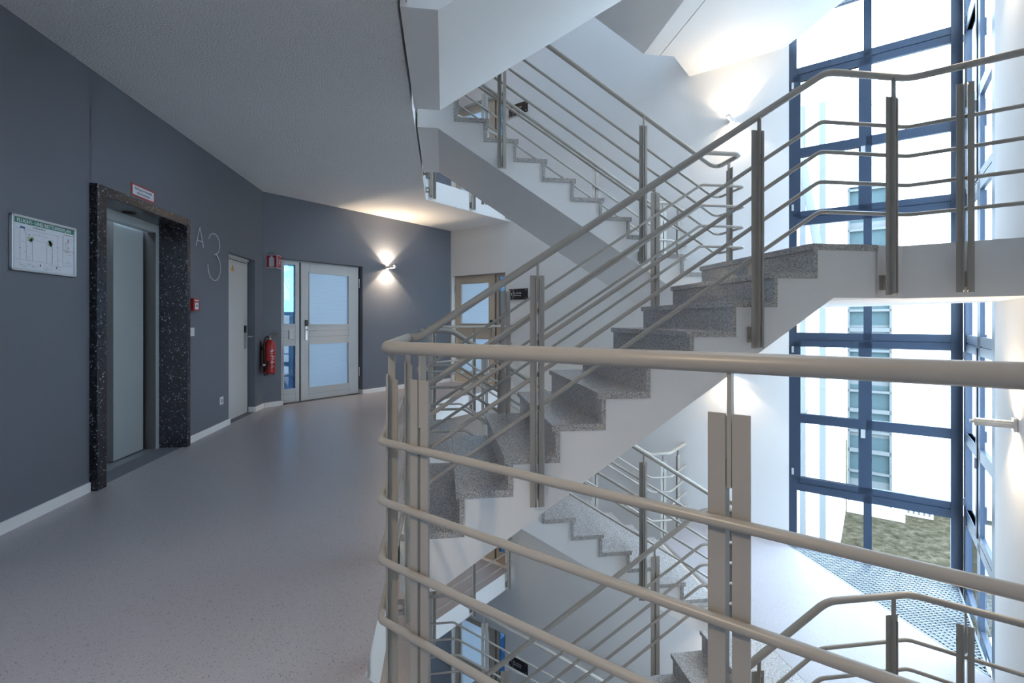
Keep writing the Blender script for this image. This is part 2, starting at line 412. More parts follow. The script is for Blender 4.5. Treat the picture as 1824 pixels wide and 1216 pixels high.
# second window is mirrored: fixed panes next to the corner, casement next to the wall
window('window_2', W2, 0.0, 1.768, (t_(4.955), t_(4.49), t_(4.93), t_(4.52), t_(5.49) if False else t_(5.50), t_(5.05)) if False else (t_(5.53), t_(5.05), t_(5.50), t_(5.08), t_(4.93), t_(4.50)), 0, mods, 1)

# floor gratings in the glazed corner at every half landing
def grating(n):
    z = n * S3 + ZL
    fr = MB()
    A = Vector((4.435, 5.73, 0)); B = Vector((5.575, 4.56, 0)); Cc = Vector((4.435, 3.38, 0))
    for p, q in ((A, B), (B, Cc), (Cc, A)):
        d = (q - p).normalized(); nn = Vector((-d.y, d.x, 0)) * 0.008
        fr.prism([tuple((p + nn)[:2]), tuple((p - nn)[:2]), tuple((q - nn)[:2]), tuple((q + nn)[:2])][::-1], z - 0.03, z)
    ba = MB()
    y = 3.42
    while y < 5.72:
        xm = 5.575 - abs(y - 4.56) * (1.14 / 1.175)
        if xm > 4.45: ba.box((4.435, y - 0.0035, z - 0.028), (xm, y + 0.0035, z - 0.002))
        y += 0.034
    x = 4.48
    while x < 5.55:
        hw = (5.575 - x) * 1.175 / 1.14
        ba.box((x - 0.003, 4.56 - hw, z - 0.020), (x + 0.003, 4.56 + hw, z - 0.003)); x += 0.058
    lab = {-1: 'triangular steel floor grating in the glazed corner below', 0: 'triangular steel grating in the window corner at the middle landing',
           -2: 'triangular steel grating at the lowest landing window corner', 1: 'triangular steel grating at the uppermost landing window corner'}[n]
    o = ob('floor_grating', fr, 'zinc'); tag(o, lab, 'grating', 'steel gratings in the glazed corner')
    ob('grating_bars', ba, 'zinc', o)
for n in (-1, 0, 1): grating(n)

# ------------------------------------------------------------------ stair flights
YA0, YA1, YB0, YB1 = 2.88, 4.25, 4.75, 6.17
xa = lambda k: 0.069 + 0.2893 * (k - 1)
za = lambda k: 0.012 if k <= 0 else (ZL if k >= 9 else 0.047 + 0.19 * k)
xb = lambda k: 2.79 - 0.2943 * (k - 9)
zb = lambda k: ZL + 0.1848 * (k - 9)
def flight(which, n, label):
    root = empty('stair_flight', label, 'staircase', (0, 0, n * S3), 'granite stair flights in the stairwell')
    if which == 'A':
        y0, y1, sg = YA0, YA1, 1
        ks = list(range(0, 10)); X = xa; Z = za; end_top = 2.875
        nx = lambda z: (z - 0.047) / 0.19 * 0.2893 + 0.069 - 0.2893
        und = lambda x: 0.047 + 0.19 * (1 + (x - 0.069) / 0.2893) - 0.473
        x_lo = -0.035; zl = und(x_lo); xk = 2.56
        prof = [(-0.255, -0.34), (-0.035, -0.34), (xk, ZL - 0.355), (2.875, ZL - 0.355), (2.875, ZL - 0.04)]
        top = []
        for k in range(9, 0, -1):
            top += [(X(k) + 0.05, Z(k) - 0.04), (X(k) + 0.05, Z(k - 1) - (0.04))]
        top += [(-0.255, Z(0) - 0.04)]
        prof += top
    else:
        y0, y1, sg = YB0, YB1, -1
        X = xb; Z = zb
        prof = [(-0.255, S3 - 0.30), (-0.06, S3 - 0.30), (2.65, ZL - 0.355), (2.875, ZL - 0.355), (2.875, ZL - 0.04)]
        top = []
        for k in range(10, 19):
            top += [(X(k) - 0.05, Z(k - 1) - 0.04), (X(k) - 0.05, Z(k) - 0.04)]
        top += [(-0.255, S3 - 0.04)]
        prof += top
    Tm = Matrix(((1, 0, 0, 0), (0, 0, 1, 0), (0, 1, 0, 0), (0, 0, 0, 1)))   # (x, z, y) -> (x, y, z)
    mb = MB()
    # triangulate-safe: ngon faces handled by blender
    mb.prism(prof[::-1], y0, y1, 0, Tm)
    ob('flight_slab', mb, 'white', root)
    ya, yb = y0 - 0.012, y1 + 0.012
    def slab(name, x0, x1, z0, z1, bev=0.0025):
        m = MB()
        vs = [(x0,ya,z0),(x1,ya,z0),(x1,yb,z0),(x0,yb,z0),(x0,ya,z1),(x1,ya,z1),(x1,yb,z1),(x0,yb,z1)]
        m.add(vs, [(3,2,1,0),(4,5,6,7),(1,2,6,5),(3,0,4,7)], 0)
        m.add(vs, [(0,1,5,4),(2,3,7,6)], 1)
        ob(name, m, ['granite', 'granite_edge'], root, bev)
    if which == 'A':
        for k in range(0, 10):
            x1 = X(k + 1) + 0.05 if k < 9 else 2.885
            if k == 0: slab('tread', -0.25, X(1) + 0.05, Z(0) - 0.04, Z(0) - 0.002)
            else: slab('tread', X(k), x1, Z(k) - 0.04, Z(k) + (0.0 if k < 9 else 0.001))
        for k in range(1, 10):
            slab('riser', X(k) + 0.022, X(k) + 0.05, Z(k - 1), Z(k) - 0.04, 0)
    else:
        slab('tread', X(10) - 0.05, 2.80, ZL - 0.04, ZL + 0.001)
        for k in range(10, 18): slab('tread', X(k + 1) - 0.05, X(k), Z(k) - 0.04, Z(k))
        slab('tread', -0.25, X(18), S3 - 0.04, S3 + 0.001)
        for k in range(10, 19):
            slab('riser', X(k) - 0.05, X(k) - 0.022, Z(k - 1), Z(k) - 0.04, 0)
    return root
flight('A', 0, 'stair flight with granite treads climbing right from our hallway to the middle landing')
flight('A', 1, 'stair flight whose smooth pale underside slopes across the top of the picture')
flight('A', -1, 'stair flight from the floor below, its granite treads cut off at the bottom edge')
flight('B', 0, 'far stair flight falling from the upper storey down to the middle landing')
flight('B', 1, 'topmost far flight, only its grey underside shows beneath the highest landing')
flight('B', -1, 'lower far stair flight with sunlit granite treads behind the near railing bars')
flight('B', -2, 'deepest far stair flight, below the black sign near the bottom edge')

# ------------------------------------------------------------------ railings
RH = [0.82, 0.608, 0.397, 0.186]; HH = 1.154
LH = [0.785, 0.59, 0.395, 0.20]; LHH = 1.10
OH, OR = 0.070, 0.050
RR, HR = 0.0130, 0.0225
def post(parent, x, y, z0, z1, zh, out, bracket=True, slope=0.0):
    """out = unit vector pointing away from the walking side; x,y = point on the slab edge line"""
    o_ = Vector((out[0], out[1], 0)).normalized(); t = Vector((-o_.y, o_.x, 0))
    T = Matrix(((t.x, o_.x, 0, x), (t.y, o_.y, 0, y), (0, 0, 1, 0), (0, 0, 0, 1)))
    mb = MB(); f0 = OR + RR + 0.0005; gap = 0.007
    for s in (1, -1):
        a, b = s * gap, s * (gap + 0.036)
        mb.box((min(a, b), f0, z0), (max(a, b), f0 + 0.005, z1), 0, T)
        # web standing outward with its top cut at a slant
        wa, wb = min(s * gap, s * (gap + 0.005)), max(s * gap, s * (gap + 0.005))
        y0, y1 = f0 + 0.005, f0 + 0.038
        vs = [(wa,y0,z0),(wb,y0,z0),(wb,y1,z0+0.012),(wa,y1,z0+0.012),(wa,y0,z1),(wb,y0,z1),(wb,y1,z1-0.028),(wa,y1,z1-0.028)]
        mb.add(vs, [(3,2,1,0),(4,5,6,7),(0,1,5,4),(1,2,6,5),(2,3,7,6),(3,0,4,7)], 0, T)
    p = ob('post', mb, 'rail', parent)
    st = MB(); st.box((-0.0045, f0 + 0.003, z1 - 0.16), (0.0045, f0 + 0.029, zh - 0.012), 0, T)
    ob('post_stem', st, 'rail', p)
    if bracket:
        br = MB()
        zc = z0 + 0.085
        # hole plate: ring of quads around a round hole, standing across the gap
        seg = 20; r = 0.018; hw, hh = 0.034, 0.042; yc = f0 * 0.5 + 0.004
        for xx in (-0.004, 0.004):
            pass
        vs = []; fs = []
        for i in range(seg):
            a = 2 * math.pi * i / seg; c, s = math.cos(a), math.sin(a)
            k = min(hw / abs(c) if abs(c) > 1e-6 else 9, hh / abs(s) if abs(s) > 1e-6 else 9)
            for xx in (-0.005, 0.005):
                vs.append((xx, yc + r * c, zc + r * s)); vs.append((xx, yc + k * c, zc + k * s))
        for i in range(seg):
            j = (i + 1) % seg; A, B = 4 * i, 4 * j
            fs += [(A, A + 1, B + 1, B), (A + 2, B + 2, B + 3, A + 3), (A, B, B + 2, A + 2), (A + 1, A + 3, B + 3, B + 1)]
        br.add(vs, fs, 0, T)
        br.box((-0.030, 0.0, zc - 0.05), (0.030, 0.006, zc + 0.05), 0, T)
        ob('bracket', br, 'rail', p)
    return p
def rail_set(root, hand, rails, fill=0.06, hname='handrail', wallend=False):
    m = MB(); m.tube(hand, HR, 18, fillet=fill); ob('handrail', m, 'rail', root)
    for r in rails:
        m = MB(); m.tube(r, RR, 10, fillet=fill * 0.5); ob('rail', m, 'rail', root)
def offset_line(poly, off):
    """offset an open 2D polyline to its right by off (poly listed so that the void is on the right)"""
    out = []; n = len(poly); P = [Vector(p) for p in poly]
    for i in range(n):
        d1 = (P[i] - P[i - 1]).normalized() if i else None
        d2 = (P[i + 1] - P[i]).normalized() if i < n - 1 else None
        if d1 is None or d2 is None:
            d = d1 or d2; out.append(P[i] + Vector((d.y, -d.x)) * off)
        else:
            n1 = Vector((d1.y, -d1.x)); n2 = Vector((d2.y, -d2.x)); b = (n1 + n2).normalized()
            out.append(P[i] + b * off / b.dot(n1))
    return out

# 1. hallway railing beside the camera (from the right-hand wall to the corner and along to the first flight)
edge_near = [(1.278, 0.20), (-0.275, 1.753), (-0.275, 2.83)]
def near_railing(n, label):
    z = n * S3; root = empty('hallway_railing', label, 'railing', (0, 0, z), 'hallway railings at the stairwell edge')
    hp = offset_line(edge_near, OH); rp = offset_line(edge_near, OR)
    hand = [Vector((p.x, p.y, HH + (0.010 if i == 0 else 0.0))) for i, p in enumerate(hp)]
    rails = [[Vector((p.x, p.y, h)) for p in rp] for h in RH]
    rail_set(root, hand, rails, 0.045)
    d = 1 / R2
    for xx, yy in ((0.56, 0.918), (-0.129, 1.607)):
        post(root, xx, yy, -0.40, 1.05, HH, (d, d))
    post(root, -0.275, 1.865, -0.40, 1.05, HH, (1, 0)); post(root, -0.275, 2.70, -0.40, 1.03, HH, (1, 0))
    return root
near_railing(0, 'large beige-grey steel railing right in front of the camera')
near_railing(1, 'railing of the storey above, only brackets show beside the ceiling edge')
near_railing(-1, 'hallway railing one floor down, seen past the floor edge at the bottom')

# 2. outer railing of flight A and around the landing corner to the right-hand wall
hA = lambda x: 1.248 + 0.657 * x
def flight_rail(n, y_line, label, outer=True):
    z = n * S3
    root = empty('stair_railing', label, 'railing', (0, 0, z), 'stair railings along the flights')
    return root
def near_stair_railing(n, label):
    root = empty('stair_railing', label, 'railing', (0, 0, n * S3), 'stair railings along the flights')
    ya_h, ya_r = YA0 - OH, YA0 - OR
    def path(y, zoff, zstart, zland, o):
        x0 = -0.275 + o
        xbend = (zland - (1.248 + zoff)) / 0.657
        c = offset_line([(2.4, 2.88), (3.086, 2.88), (3.522, 2.444)], o)
        zs = max(zstart, 0)
        xs = x0 + 0.06
        pts = [Vector((x0, y, zstart)), Vector((xs, y, hA(xs) + zoff)), Vector((xbend, y, zland)), Vector((c[1].x, c[1].y, zland)), Vector((c[2].x, c[2].y, zland))]
        return pts
    hand = path(ya_h, 0, HH, ZL + LHH, OH)
    rails = [path(ya_r, zo, hA(-0.225) + zo, ZL + lh, OR) for zo, lh in zip((-0.30, -0.49, -0.68, -0.875), LH)]
    rail_set(root, hand, rails, 0.07)
    post(root, 0.546, YA0, 0.147, 1.518, hA(0.546), (0, -1)); post(root, 1.967, YA0, 1.076, 2.454, hA(1.967), (0, -1))
    post(root, 2.93, YA0, 1.42, 2.728, ZL + LHH, (0, -1))
    post(root, 3.30, 2.666, 1.43, 2.78 - 0.03, ZL + LHH, (-1, -1))
near_stair_railing(0, 'stair railing climbing from the hallway to the middle landing and on past the window')
near_stair_railing(-1, 'lower stair railing bending round the landing at the bottom right')
near_stair_railing(1, 'stair railing of the flight overhead, above the top edge')

# 3. inner railing: far side of A, hairpin at the landing, near side of B, short link on the upper floor
hB = lambda x: 4.615 - 0.639 * x
def inner_railing(n, label, lower=True):
    root = empty('stair_railing', label, 'railing', (0, 0, n * S3), 'stair railings along the flights')
    def path(zoff, zstart, zland, ztop, o):
        x0 = -0.275 + o; y1, y2 = YA1 + o, YB0 - o
        xb1 = (zland - (1.248 + zoff)) / 0.657; xb2 = (4.615 + zoff - zland) / 0.639
        xt = (4.615 + zoff - ztop) / 0.639; xe = 2.97 - o - 0.06
        xs = x0 + 0.06
        return [Vector((x0, y1, zstart)), Vector((xs, y1, hA(xs) + zoff)), Vector((xb1, y1, zland)), Vector((xe, y1, zland)), Vector((xe, y2, zland)),
                Vector((xb2, y2, zland)), Vector((xt, y2, ztop)), Vector((x0, y2, ztop)), Vector((x0, y1, ztop))]
    hand = path(0, HH, ZL + LHH, S3 + HH, OH)
    rails = [path(zo, hA(-0.225) + zo, ZL + lh, S3 + rh, OR) for zo, lh, rh in zip((-0.30, -0.49, -0.68, -0.875), LH, RH)]
    rail_set(root, hand, rails, 0.06)
    post(root, 0.546, YA1, 0.147, 1.518, hA(0.546), (0, 1)); post(root, 1.967, YA1, 1.076, 2.454, hA(1.967), (0, 1))
    post(root, 0.558, YB0, 2.735, hB(0.558) - 0.10, hB(0.558), (0, -1)); post(root, 2.006, YB0, 1.827, hB(2.006) - 0.10, hB(2.006), (0, -1))
    post(root, 2.91, 4.50, 1.43, 2.78, ZL + LHH, (-1, 0))
    return root
inner_railing(0, 'inner stair railing with hairpin turn between the two flights above our floor')
inner_railing(-1, 'inner stair railing below our floor, between the two lower flights')
inner_railing(1, 'inner stair railing high above, hidden behind the overhead flight')

# 4. far railing: from the wall at the landing, down side of B, up to the floor and along the gallery to the far wall
edge_land = [(3.555, 6.645), (3.08, 6.17)]
def far_railing(n, label):
    root = empty('gallery_railing', label, 'railing', (0, 0, n * S3), 'far stair and gallery railings')
    def path(zoff, zland, ztop, o):
        y = YB1 + o
        a = offset_line([(3.555, 6.645), (3.08, 6.17), (2.6, 6.17)], o)
        g_ = offset_line([(-0.275, 6.17), (-0.275, 7.485), (1.22, 8.98)], o)
        xb2 = (4.615 + zoff - zland) / 0.639; xt = (4.615 + zoff - ztop) / 0.639
        return [Vector((a[0].x, a[0].y, zland)), Vector((a[1].x, a[1].y, zland)), Vector((xb2, y, zland)), Vector((xt, y, ztop)), Vector((-0.275 + o, y, ztop)),
                Vector((g_[1].x, g_[1].y, ztop)), Vector((g_[2].x, g_[2].y, ztop))]
    hand = path(0, ZL + LHH, S3 + HH, OH)
    rails = [path(zo, ZL + lh, S3 + rh, OR) for zo, lh, rh in zip((-0.30, -0.49, -0.68, -0.875), LH, RH)]
    rail_set(root, hand, rails, 0.06)
    post(root, 0.52, YB1, 2.75, hB(0.52) - 0.10, hB(0.52), (0, 1)); post(root, 2.0, YB1, 1.83, hB(2.0) - 0.10, hB(2.0), (0, 1))
    post(root, 2.96, YB1, 1.42, 2.76, ZL + LHH, (0, 1)); post(root, 3.36, 6.45, 1.42, 2.76, ZL + LHH, (-1, 1))
    post(root, -0.275, 6.45, S3 - 0.30, S3 + 1.05, S3 + HH, (1, 0)); post(root, -0.275, 7.33, S3 - 0.30, S3 + 1.05, S3 + HH, (1, 0))
    d = 1 / R2
    for x, y in ((-0.20, 7.56), (0.45, 8.21), (1.14, 8.90)): post(root, x, y, S3 - 0.30, S3 + 1.05, S3 + HH, (d, -d))
far_railing(0, 'far railing along the back of the upper flight and the gallery above our floor')
far_railing(-1, 'far railing along the lower flight, ending at the gallery by the beige door')
far_railing(-2, 'lowest far railing in front of the blue-glazed door near the bottom edge')

# ------------------------------------------------------------------ wall sconces (uplight and downlight)
def sconce(W, x, z, label, power=1.0, lit=True):
    T = W.T @ Matrix.Translation((x, 0, z)); root = empty('wall_lamp', label, 'lamp', T=T, group='up and down wall lamps')
    mb = MB(); mb.box((-0.035, -0.022, -0.045), (0.035, -0.001, 0.045)); ob('lamp_mount', mb, 'plastic', root, 0.002)
    mb = MB(); mb.box((-0.030, -0.235, -0.009), (0.030, -0.022, 0.009)); ob('lamp_arm', mb, 'plastic', root, 0.003)
    mb = MB()
    for q in (1, -1):
        for xs in (1, -1): mb.box((min(xs*0.012, xs*0.015), -0.215, min(q*0.009, q*0.0240)), (max(xs*0.012, xs*0.015), -0.018, max(q*0.009, q*0.0240)))
    ob('lamp_cheek', mb, 'plastic', root)
    mb = MB(); mb.box((-0.010, -0.085, 0.0092), (0.010, -0.045, 0.0105)); mb.box((-0.010, -0.085, -0.0105), (0.010, -0.045, -0.0092)); ob('lamp_lens', mb, 'lens', root)
    for q in (1, -1):
        for h_, pw in ((0.0135, 9.0), (0.0200, 2.4)):
            ld = bpy.data.lights.new('lamp_light', 'AREA'); ld.energy = pw * power * LAMP_K; ld.color = LAMP_COL
            ld.shape = 'RECTANGLE'; ld.size = 0.003; ld.size_y = 0.13
            lo = bpy.data.objects.new('lamp_light', ld); link(lo, root); lo.location = (0, -0.145, q * h_)
            lo.rotation_euler = (math.radians(180) if q > 0 else 0, 0, 0)
    return root
GX = (-1.027 + 2.57) * R2
W1X = (3.967 - 0.137) * R2; W2X = (5.64 - 3.845) * R2; SX = 3.782 - GX
sconce(WG, GX, 2.207, 'small white wall lamp glowing on the dark grey wall beside the glazed door')
sconce(WG, GX, 2.207 - S3, 'wall lamp on the grey wall one floor below', 0.8)
sconce(WG, GX, 2.207 + S3, 'wall lamp on the grey wall one floor above', 0.8)
sconce(W1, W1X, 4.032, 'wall lamp shining on the white wall left of the upper window', 0.4)
sconce(W1, W1X, 0.52, 'wall lamp on the white wall behind the near steel post, below eye level', 0.4)
sconce(W2, W2X, 0.543, 'wall lamp with long horizontal arm at the right edge of the picture', 0.4)
sconce(W2, W2X, 3.96, 'wall lamp high on the right-hand wall, above the picture', 0.4)
sconce(WS, SX, 2.2, 'wall lamp on the grey wall behind the camera', 1.3)
sconce(WS, SX, 2.2 - S3, 'wall lamp on the wall below the camera one floor down', 0.7)
sconce(W1, W1X, 0.52 - S3, 'wall lamp low on the white wall two landings down', 0.4)
sconce(W2, W2X, 0.543 - S3, 'wall lamp low on the right-hand wall two landings down', 0.4)

# ------------------------------------------------------------------ elevator
def P(x, y, z): return (x, y, z)
root = empty('elevator', 'lift entrance with grey sliding door in a dark flecked stone surround', 'elevator', (-2.57, 4.6, 0))
def lb(name, mats, boxes, bev=0, parent=root, org=(-2.57, 4.6, 0)):
    m = MB()
    for a, b, *mi in boxes:
        m.box((a[0] - org[0], a[1] - org[1], a[2] - org[2]), (b[0] - org[0], b[1] - org[1], b[2] - org[2]), mi[0] if mi else 0)
    return ob(name, m, mats, parent, bev)
lb('stone_surround', ['marble'], [((-2.79, 3.932, 0.001), (-2.515, 4.03, 2.26)), ((-2.79, 5.182, 0.001), (-2.515, 5.245, 2.26)), ((-2.79, 4.03, 2.185), (-2.515, 5.182, 2.26))], 0.004)
lb('door_casing', ['lift_panel'], [((-2.85, 4.035, 2.105), (-2.77, 5.180, 2.183)), ((-2.85, 5.128, 0.001), (-2.77, 5.180, 2.105)), ((-2.85, 4.035, 0.001), (-2.77, 4.10, 2.105))], 0.001)
lb('casing_reveal', ['lift_dark'], [((-2.868, 5.124, 0.001), (-2.772, 5.129, 2.105)), ((-2.90, 4.10, 0.001), (-2.775, 4.106, 2.105))])
lb('sliding_panel', ['lift_panel', 'lift_dark'], [((-2.91, 4.69, 0.012), (-2.875, 5.115, 2.13))], 0.001)
lb('sliding_panel', ['lift_panel', 'lift_dark'], [((-2.965, 4.05, 0.012), (-2.945, 4.72, 2.13))], 0.001)
lb('panel_edge', ['lift_dark'], [((-2.943, 4.684, 0.012), (-2.876, 4.6895, 2.13))])
lb('door_sill', ['zinc'], [((-2.965, 4.03, -0.01), (-2.765, 5.182, 0.006))])
lb('shaft_wall', ['lift_dark'], [((-3.0, 3.95, 0.0), (-2.97, 5.23, 2.25)), ((-2.97, 5.15, 0), (-2.80, 5.23, 2.25))])
m = MB(); m.lathe([(0.045, 0), (0.052, 0.004), (0.052, 0.008), (0.0, 0.009)], 28, 0, Matrix.Translation((-0.14, 0.02, 2.176)))
m.lathe([(0.03, -0.004), (0.035, 0.0)], 24, 0, Matrix.Translation((-0.14, 0.02, 2.176)))
ob('lift_speaker', m, 'black', root)
m = MB(); m.box((-0.204, 0.515, 0.48), (-0.2025, 0.535, 0.488)); ob('lift_sticker', m, 'ink', root)

# ------------------------------------------------------------------ things on the elevator wall
Tpl = lambda x, z, off=0.0: WL.T @ Matrix.Translation((x, -off, z))
wy = lambda y: y - LY
# evacuation plan
root = empty('evacuation_plan', 'framed evacuation plan with green header on the grey wall at far left', 'poster', T=WL.T @ Matrix.Translation((wy(3.525), 0, 1.725)))
bx = lambda mb, x0, x1, z0, z1, y0, y1, mi=0: mb.box((x0, -y1, z0), (x1, -y0, z1), mi)
W_, H_ = 0.256, 0.170
m = MB()
for s0, s1, t0, t1 in ((-W_, W_, H_ - 0.016, H_), (-W_, W_, -H_, -H_ + 0.016), (-W_, -W_ + 0.016, -H_, H_), (W_ - 0.016, W_, -H_, H_)): bx(m, s0, s1, t0, t1, 0.001, 0.02)
ob('picture_frame', m, 'alu', root, 0.003)
m = MB(); bx(m, -W_ + 0.01, W_ - 0.01, -H_ + 0.01, H_ - 0.01, 0.001, 0.010); ob('plan_sheet', m, 'paper', root)
m = MB(); bx(m, -W_ + 0.016, W_ - 0.016, H_ - 0.048, H_ - 0.016, 0.010, 0.0108); ob('plan_header', m, 'green', root)
def flat(items, mat, name, off=0.0105):
    m = MB()
    for it in items:
        x0, z0, x1, z1, wd = it
        d = Vector((x1 - x0, z1 - z0)); 
        if d.length < 1e-6: continue
        nrm = Vector((-d.y, d.x)).normalized() * wd / 2
        q = [(x0 + nrm.x, z0 + nrm.y), (x0 - nrm.x, z0 - nrm.y), (x1 - nrm.x, z1 - nrm.y), (x1 + nrm.x, z1 + nrm.y)]
        m.add([(p[0], -off, p[1]) for p in q] + [(p[0], -off - 0.0004, p[1]) for p in q], [(0,1,2,3),(7,6,5,4),(0,4,5,1),(1,5,6,2),(2,6,7,3),(3,7,4,0)])
    return ob(name, m, mat, root)
L_ = []
for (x0, z0, x1, z1) in ((-.22,.09,.12,.09),(-.19,.09,-.19,-.10),(-.145,.05,-.145,-.09),(-.10,.03,-.10,-.10),(-.10,.03,.01,.03),(.01,.03,.01,-.10),(.055,.06,.055,-.10),(.10,.09,.10,-.12),(-.22,-.10,-.03,-.10),(-.03,-.10,.12,-.11),(-.10,.065,.02,.065),(.145,.10,.145,-.105),(.145,-.105,.235,-.105)):
    L_.append((x0, z0, x1, z1, 0.0014))
random.seed(9)
for i in range(46):
    x = random.uniform(-.21, .11); z = random.uniform(-.10, .09)
    if not (-.095 < x < .005 and -.095 < z < .025):
        L_.append((x, z, x + random.uniform(.006, .016), z, 0.0016))
for i in range(40):
    x = random.uniform(.155, .20); z = random.uniform(-.095, .09); L_.append((x, z, x + random.uniform(.01, .035), z, 0.0013))
for i in range(34):
    x = random.uniform(-.20, .15); z = random.uniform(-.145, -.115); L_.append((x, z, x + random.uniform(.01, .03), z, 0.0013))
flat(L_, 'greyink', 'plan_drawing')
flat([(-.135,.035,-.10,.035,.03), (-.12,.02,-.09,.045,.02), (.02,.03,.05,.03,.035), (.03,.05,.05,.01,.02)], 'lightgreen', 'plan_green_area', 0.0103)
flat([(-.19,.098,-.155,.098,.010), (-.165,.098,-.145,.055,.002), (.243,-.02,.243,.005,.008)], 'blueink', 'plan_marker', 0.0108)
flat([(.145,.108,.235,.108,.003), (.145,.10,.145,.0,.002), (.145,0,.235,0,.002), (.19,.06,.19,.08,.006), (.19,.02,.19,.03,.005), (-.13,.06,-.12,.06,.006), (.05,.03,.06,.03,.006), (-.04,-.13,-.04,-.115,.006), (.09,-.13,.09,-.12,.008)], 'signred', 'plan_red_mark', 0.0110)
Tt = Matrix(((1,0,0,0),(0,0,-1,-0.0112),(0,1,0,H_ - 0.033),(0,0,0,1)))
text_mesh('FLUCHT- UND RETTUNGSPLAN', 0.030, 'paper', 'plan_title', Tt, root, bold=0.0006)
text_mesh('3. Obergeschoss', 0.014, 'greyink', 'plan_subtitle', Matrix(((1,0,0,-0.05),(0,0,-1,-0.0112),(0,1,0,H_ - 0.060),(0,0,0,1))), root)

# lift fire notice
root = empty('lift_notice', 'small red bordered notice above the lift surround', 'sign', T=Tpl(wy(4.57), 2.347))
m = MB(); bx(m, -0.164, 0.164, -0.053, 0.053, 0.001, 0.004); ob('notice_border', m, 'signred', root)
m = MB(); bx(m, -0.148, 0.148, -0.039, 0.039, 0.004, 0.0048); ob('notice_sheet', m, 'paper', root)
def wtext(body, size, mat, x, z, off=0.0052, align='CENTER', bold=0.0): return text_mesh(body, size, mat, 'lettering', Matrix(((1,0,0,x),(0,0,-1,-off),(0,1,0,z),(0,0,0,1))), root, align, bold=bold, extrude=0.0003)
wtext('Aufzug im Brandfall', 0.031, 'ink', 0, 0.017, bold=0.0002); wtext('nicht benutzen', 0.031, 'ink', 0, -0.016, bold=0.0002)

# big thin A and 3
def stroke(name, pts, r, label, cat='lettering', grp=None):
    m = MB(); m.tube([(-2.566, p[0], p[1]) for p in pts], r, 8)
    o = ob(name, m, 'silver'); tag(o, label, cat, grp); return o
m = MB()
for a, b in (((5.461, 2.036), (5.543, 2.243)), ((5.543, 2.243), (5.621, 2.033)), ((5.488, 2.098), (5.597, 2.095))):
    m.tube([(-2.567, a[0], a[1]), (-2.567, b[0], b[1])], 0.0042, 8)
tag(ob('wall_letter', m, 'silver'), 'thin silver letter A on the grey wall beside the lift', 'lettering')
pts = []
for i in range(17):                      # upper bowl
    a = math.radians(160 - i * (250 / 16)); pts.append((5.865 + 0.135 * math.cos(a), 2.115 + 0.115 * math.sin(a)))
up = pts; low = []
for i in range(19):
    a = math.radians(80 - i * (265 / 18)); low.append((5.868 + 0.150 * math.cos(a), 1.855 + 0.152 * math.sin(a)))
m = MB(); m.tube([(-2.567, p[0], p[1]) for p in up + [(5.878, 1.992)] + low], 0.0050, 8)
tag(ob('wall_numeral', m, 'silver'), 'tall thin silver numeral 3 on the grey wall beside the narrow door', 'lettering')

# fire call point, switches, socket
root = empty('fire_alarm_box', 'red fire call point on the wall beside the stone surround', 'alarm', T=Tpl(wy(5.385), 1.415))
m = MB(); bx(m, -0.062, 0.062, -0.065, 0.065, 0.001, 0.045); ob('alarm_housing', m, 'red', root, 0.004)
m = MB(); bx(m, -0.034, 0.034, -0.048, 0.022, 0.045, 0.047); bx(m, -0.04, 0.04, 0.036, 0.050, 0.045, 0.0465); ob('alarm_panel', m, 'paper', root)
m = MB(); bx(m, -0.010, 0.010, -0.022, -0.002, 0.047, 0.049); ob('alarm_button', m, 'black', root)
root = empty('light_switch', 'white light switch beside the stone surround, below the red call point', 'switch', T=Tpl(wy(5.375), 1.135))
m = MB(); bx(m, -0.043, 0.043, -0.043, 0.043, 0.001, 0.010); ob('switch_plate', m, 'plastic', root, 0.003)
m = MB(); bx(m, -0.028, 0.028, -0.030, 0.030, 0.010, 0.014); ob('switch_rocker', m, 'plastic', root, 0.002)
root = empty('wall_socket', 'white socket low on the grey wall beside the narrow white door', 'socket', T=Tpl(wy(6.04), 0.32))
m = MB(); bx(m, -0.043, 0.043, -0.046, 0.046, 0.001, 0.010); ob('socket_plate', m, 'plastic', root, 0.003)
m = MB(); m.lathe([(0.021, 0), (0.021, 0.012), (0.017, 0.012), (0.017, 0.0105)], 20, 0, Matrix.Rotation(math.radians(90), 4, 'X')); ob('socket_well', m, 'greyink', root)

# ------------------------------------------------------------------ narrow white service door
def hardware(parent, W, x, y, z, d=1, dark=True):
    """lever handle on a long plate; x,z = centre of the plate in the wall frame, y = front face; d = lever direction"""
    h = MB(); h.box((x - 0.020, y - 0.012, z - 0.155), (x + 0.020, y, z + 0.06), 0, W.T)
    o = ob('handle_plate', h, 'steel', parent, 0.002)
    h = MB(); h.box((x - 0.022, y - 0.018, z + 0.06), (x + 0.022, y, z + 0.155), 0, W.T); ob('card_reader', h, 'black', o)
    h = MB(); h.tube([(x, y - 0.012, z + 0.005), (x, y - 0.055, z + 0.005), (x + d * 0.135, y - 0.060, z + 0.003)], 0.009, 10, 0, True, W.T, 0.012); ob('door_handle', h, 'steel', o)
m = MB(); m.box((wy(6.26), 0.092, 0.004), (wy(7.045), 0.135, 2.05), 0, WL.T)
d3 = struct('door_1', m, 'door_white', None, 'narrow plain white door beside the numeral', 0.002)
m = MB(); m.box((wy(6.24), 0.08, 0.0), (wy(6.262), 0.16, 2.08), 0, WL.T); m.box((wy(6.24), 0.08, 2.052), (wy(7.06), 0.16, 2.08), 0, WL.T); m.box((wy(6.24), 0.136, 0.0), (wy(7.06), 0.30, 2.08), 0, WL.T); ob('door_frame', m, 'door_white', d3)
m = MB()
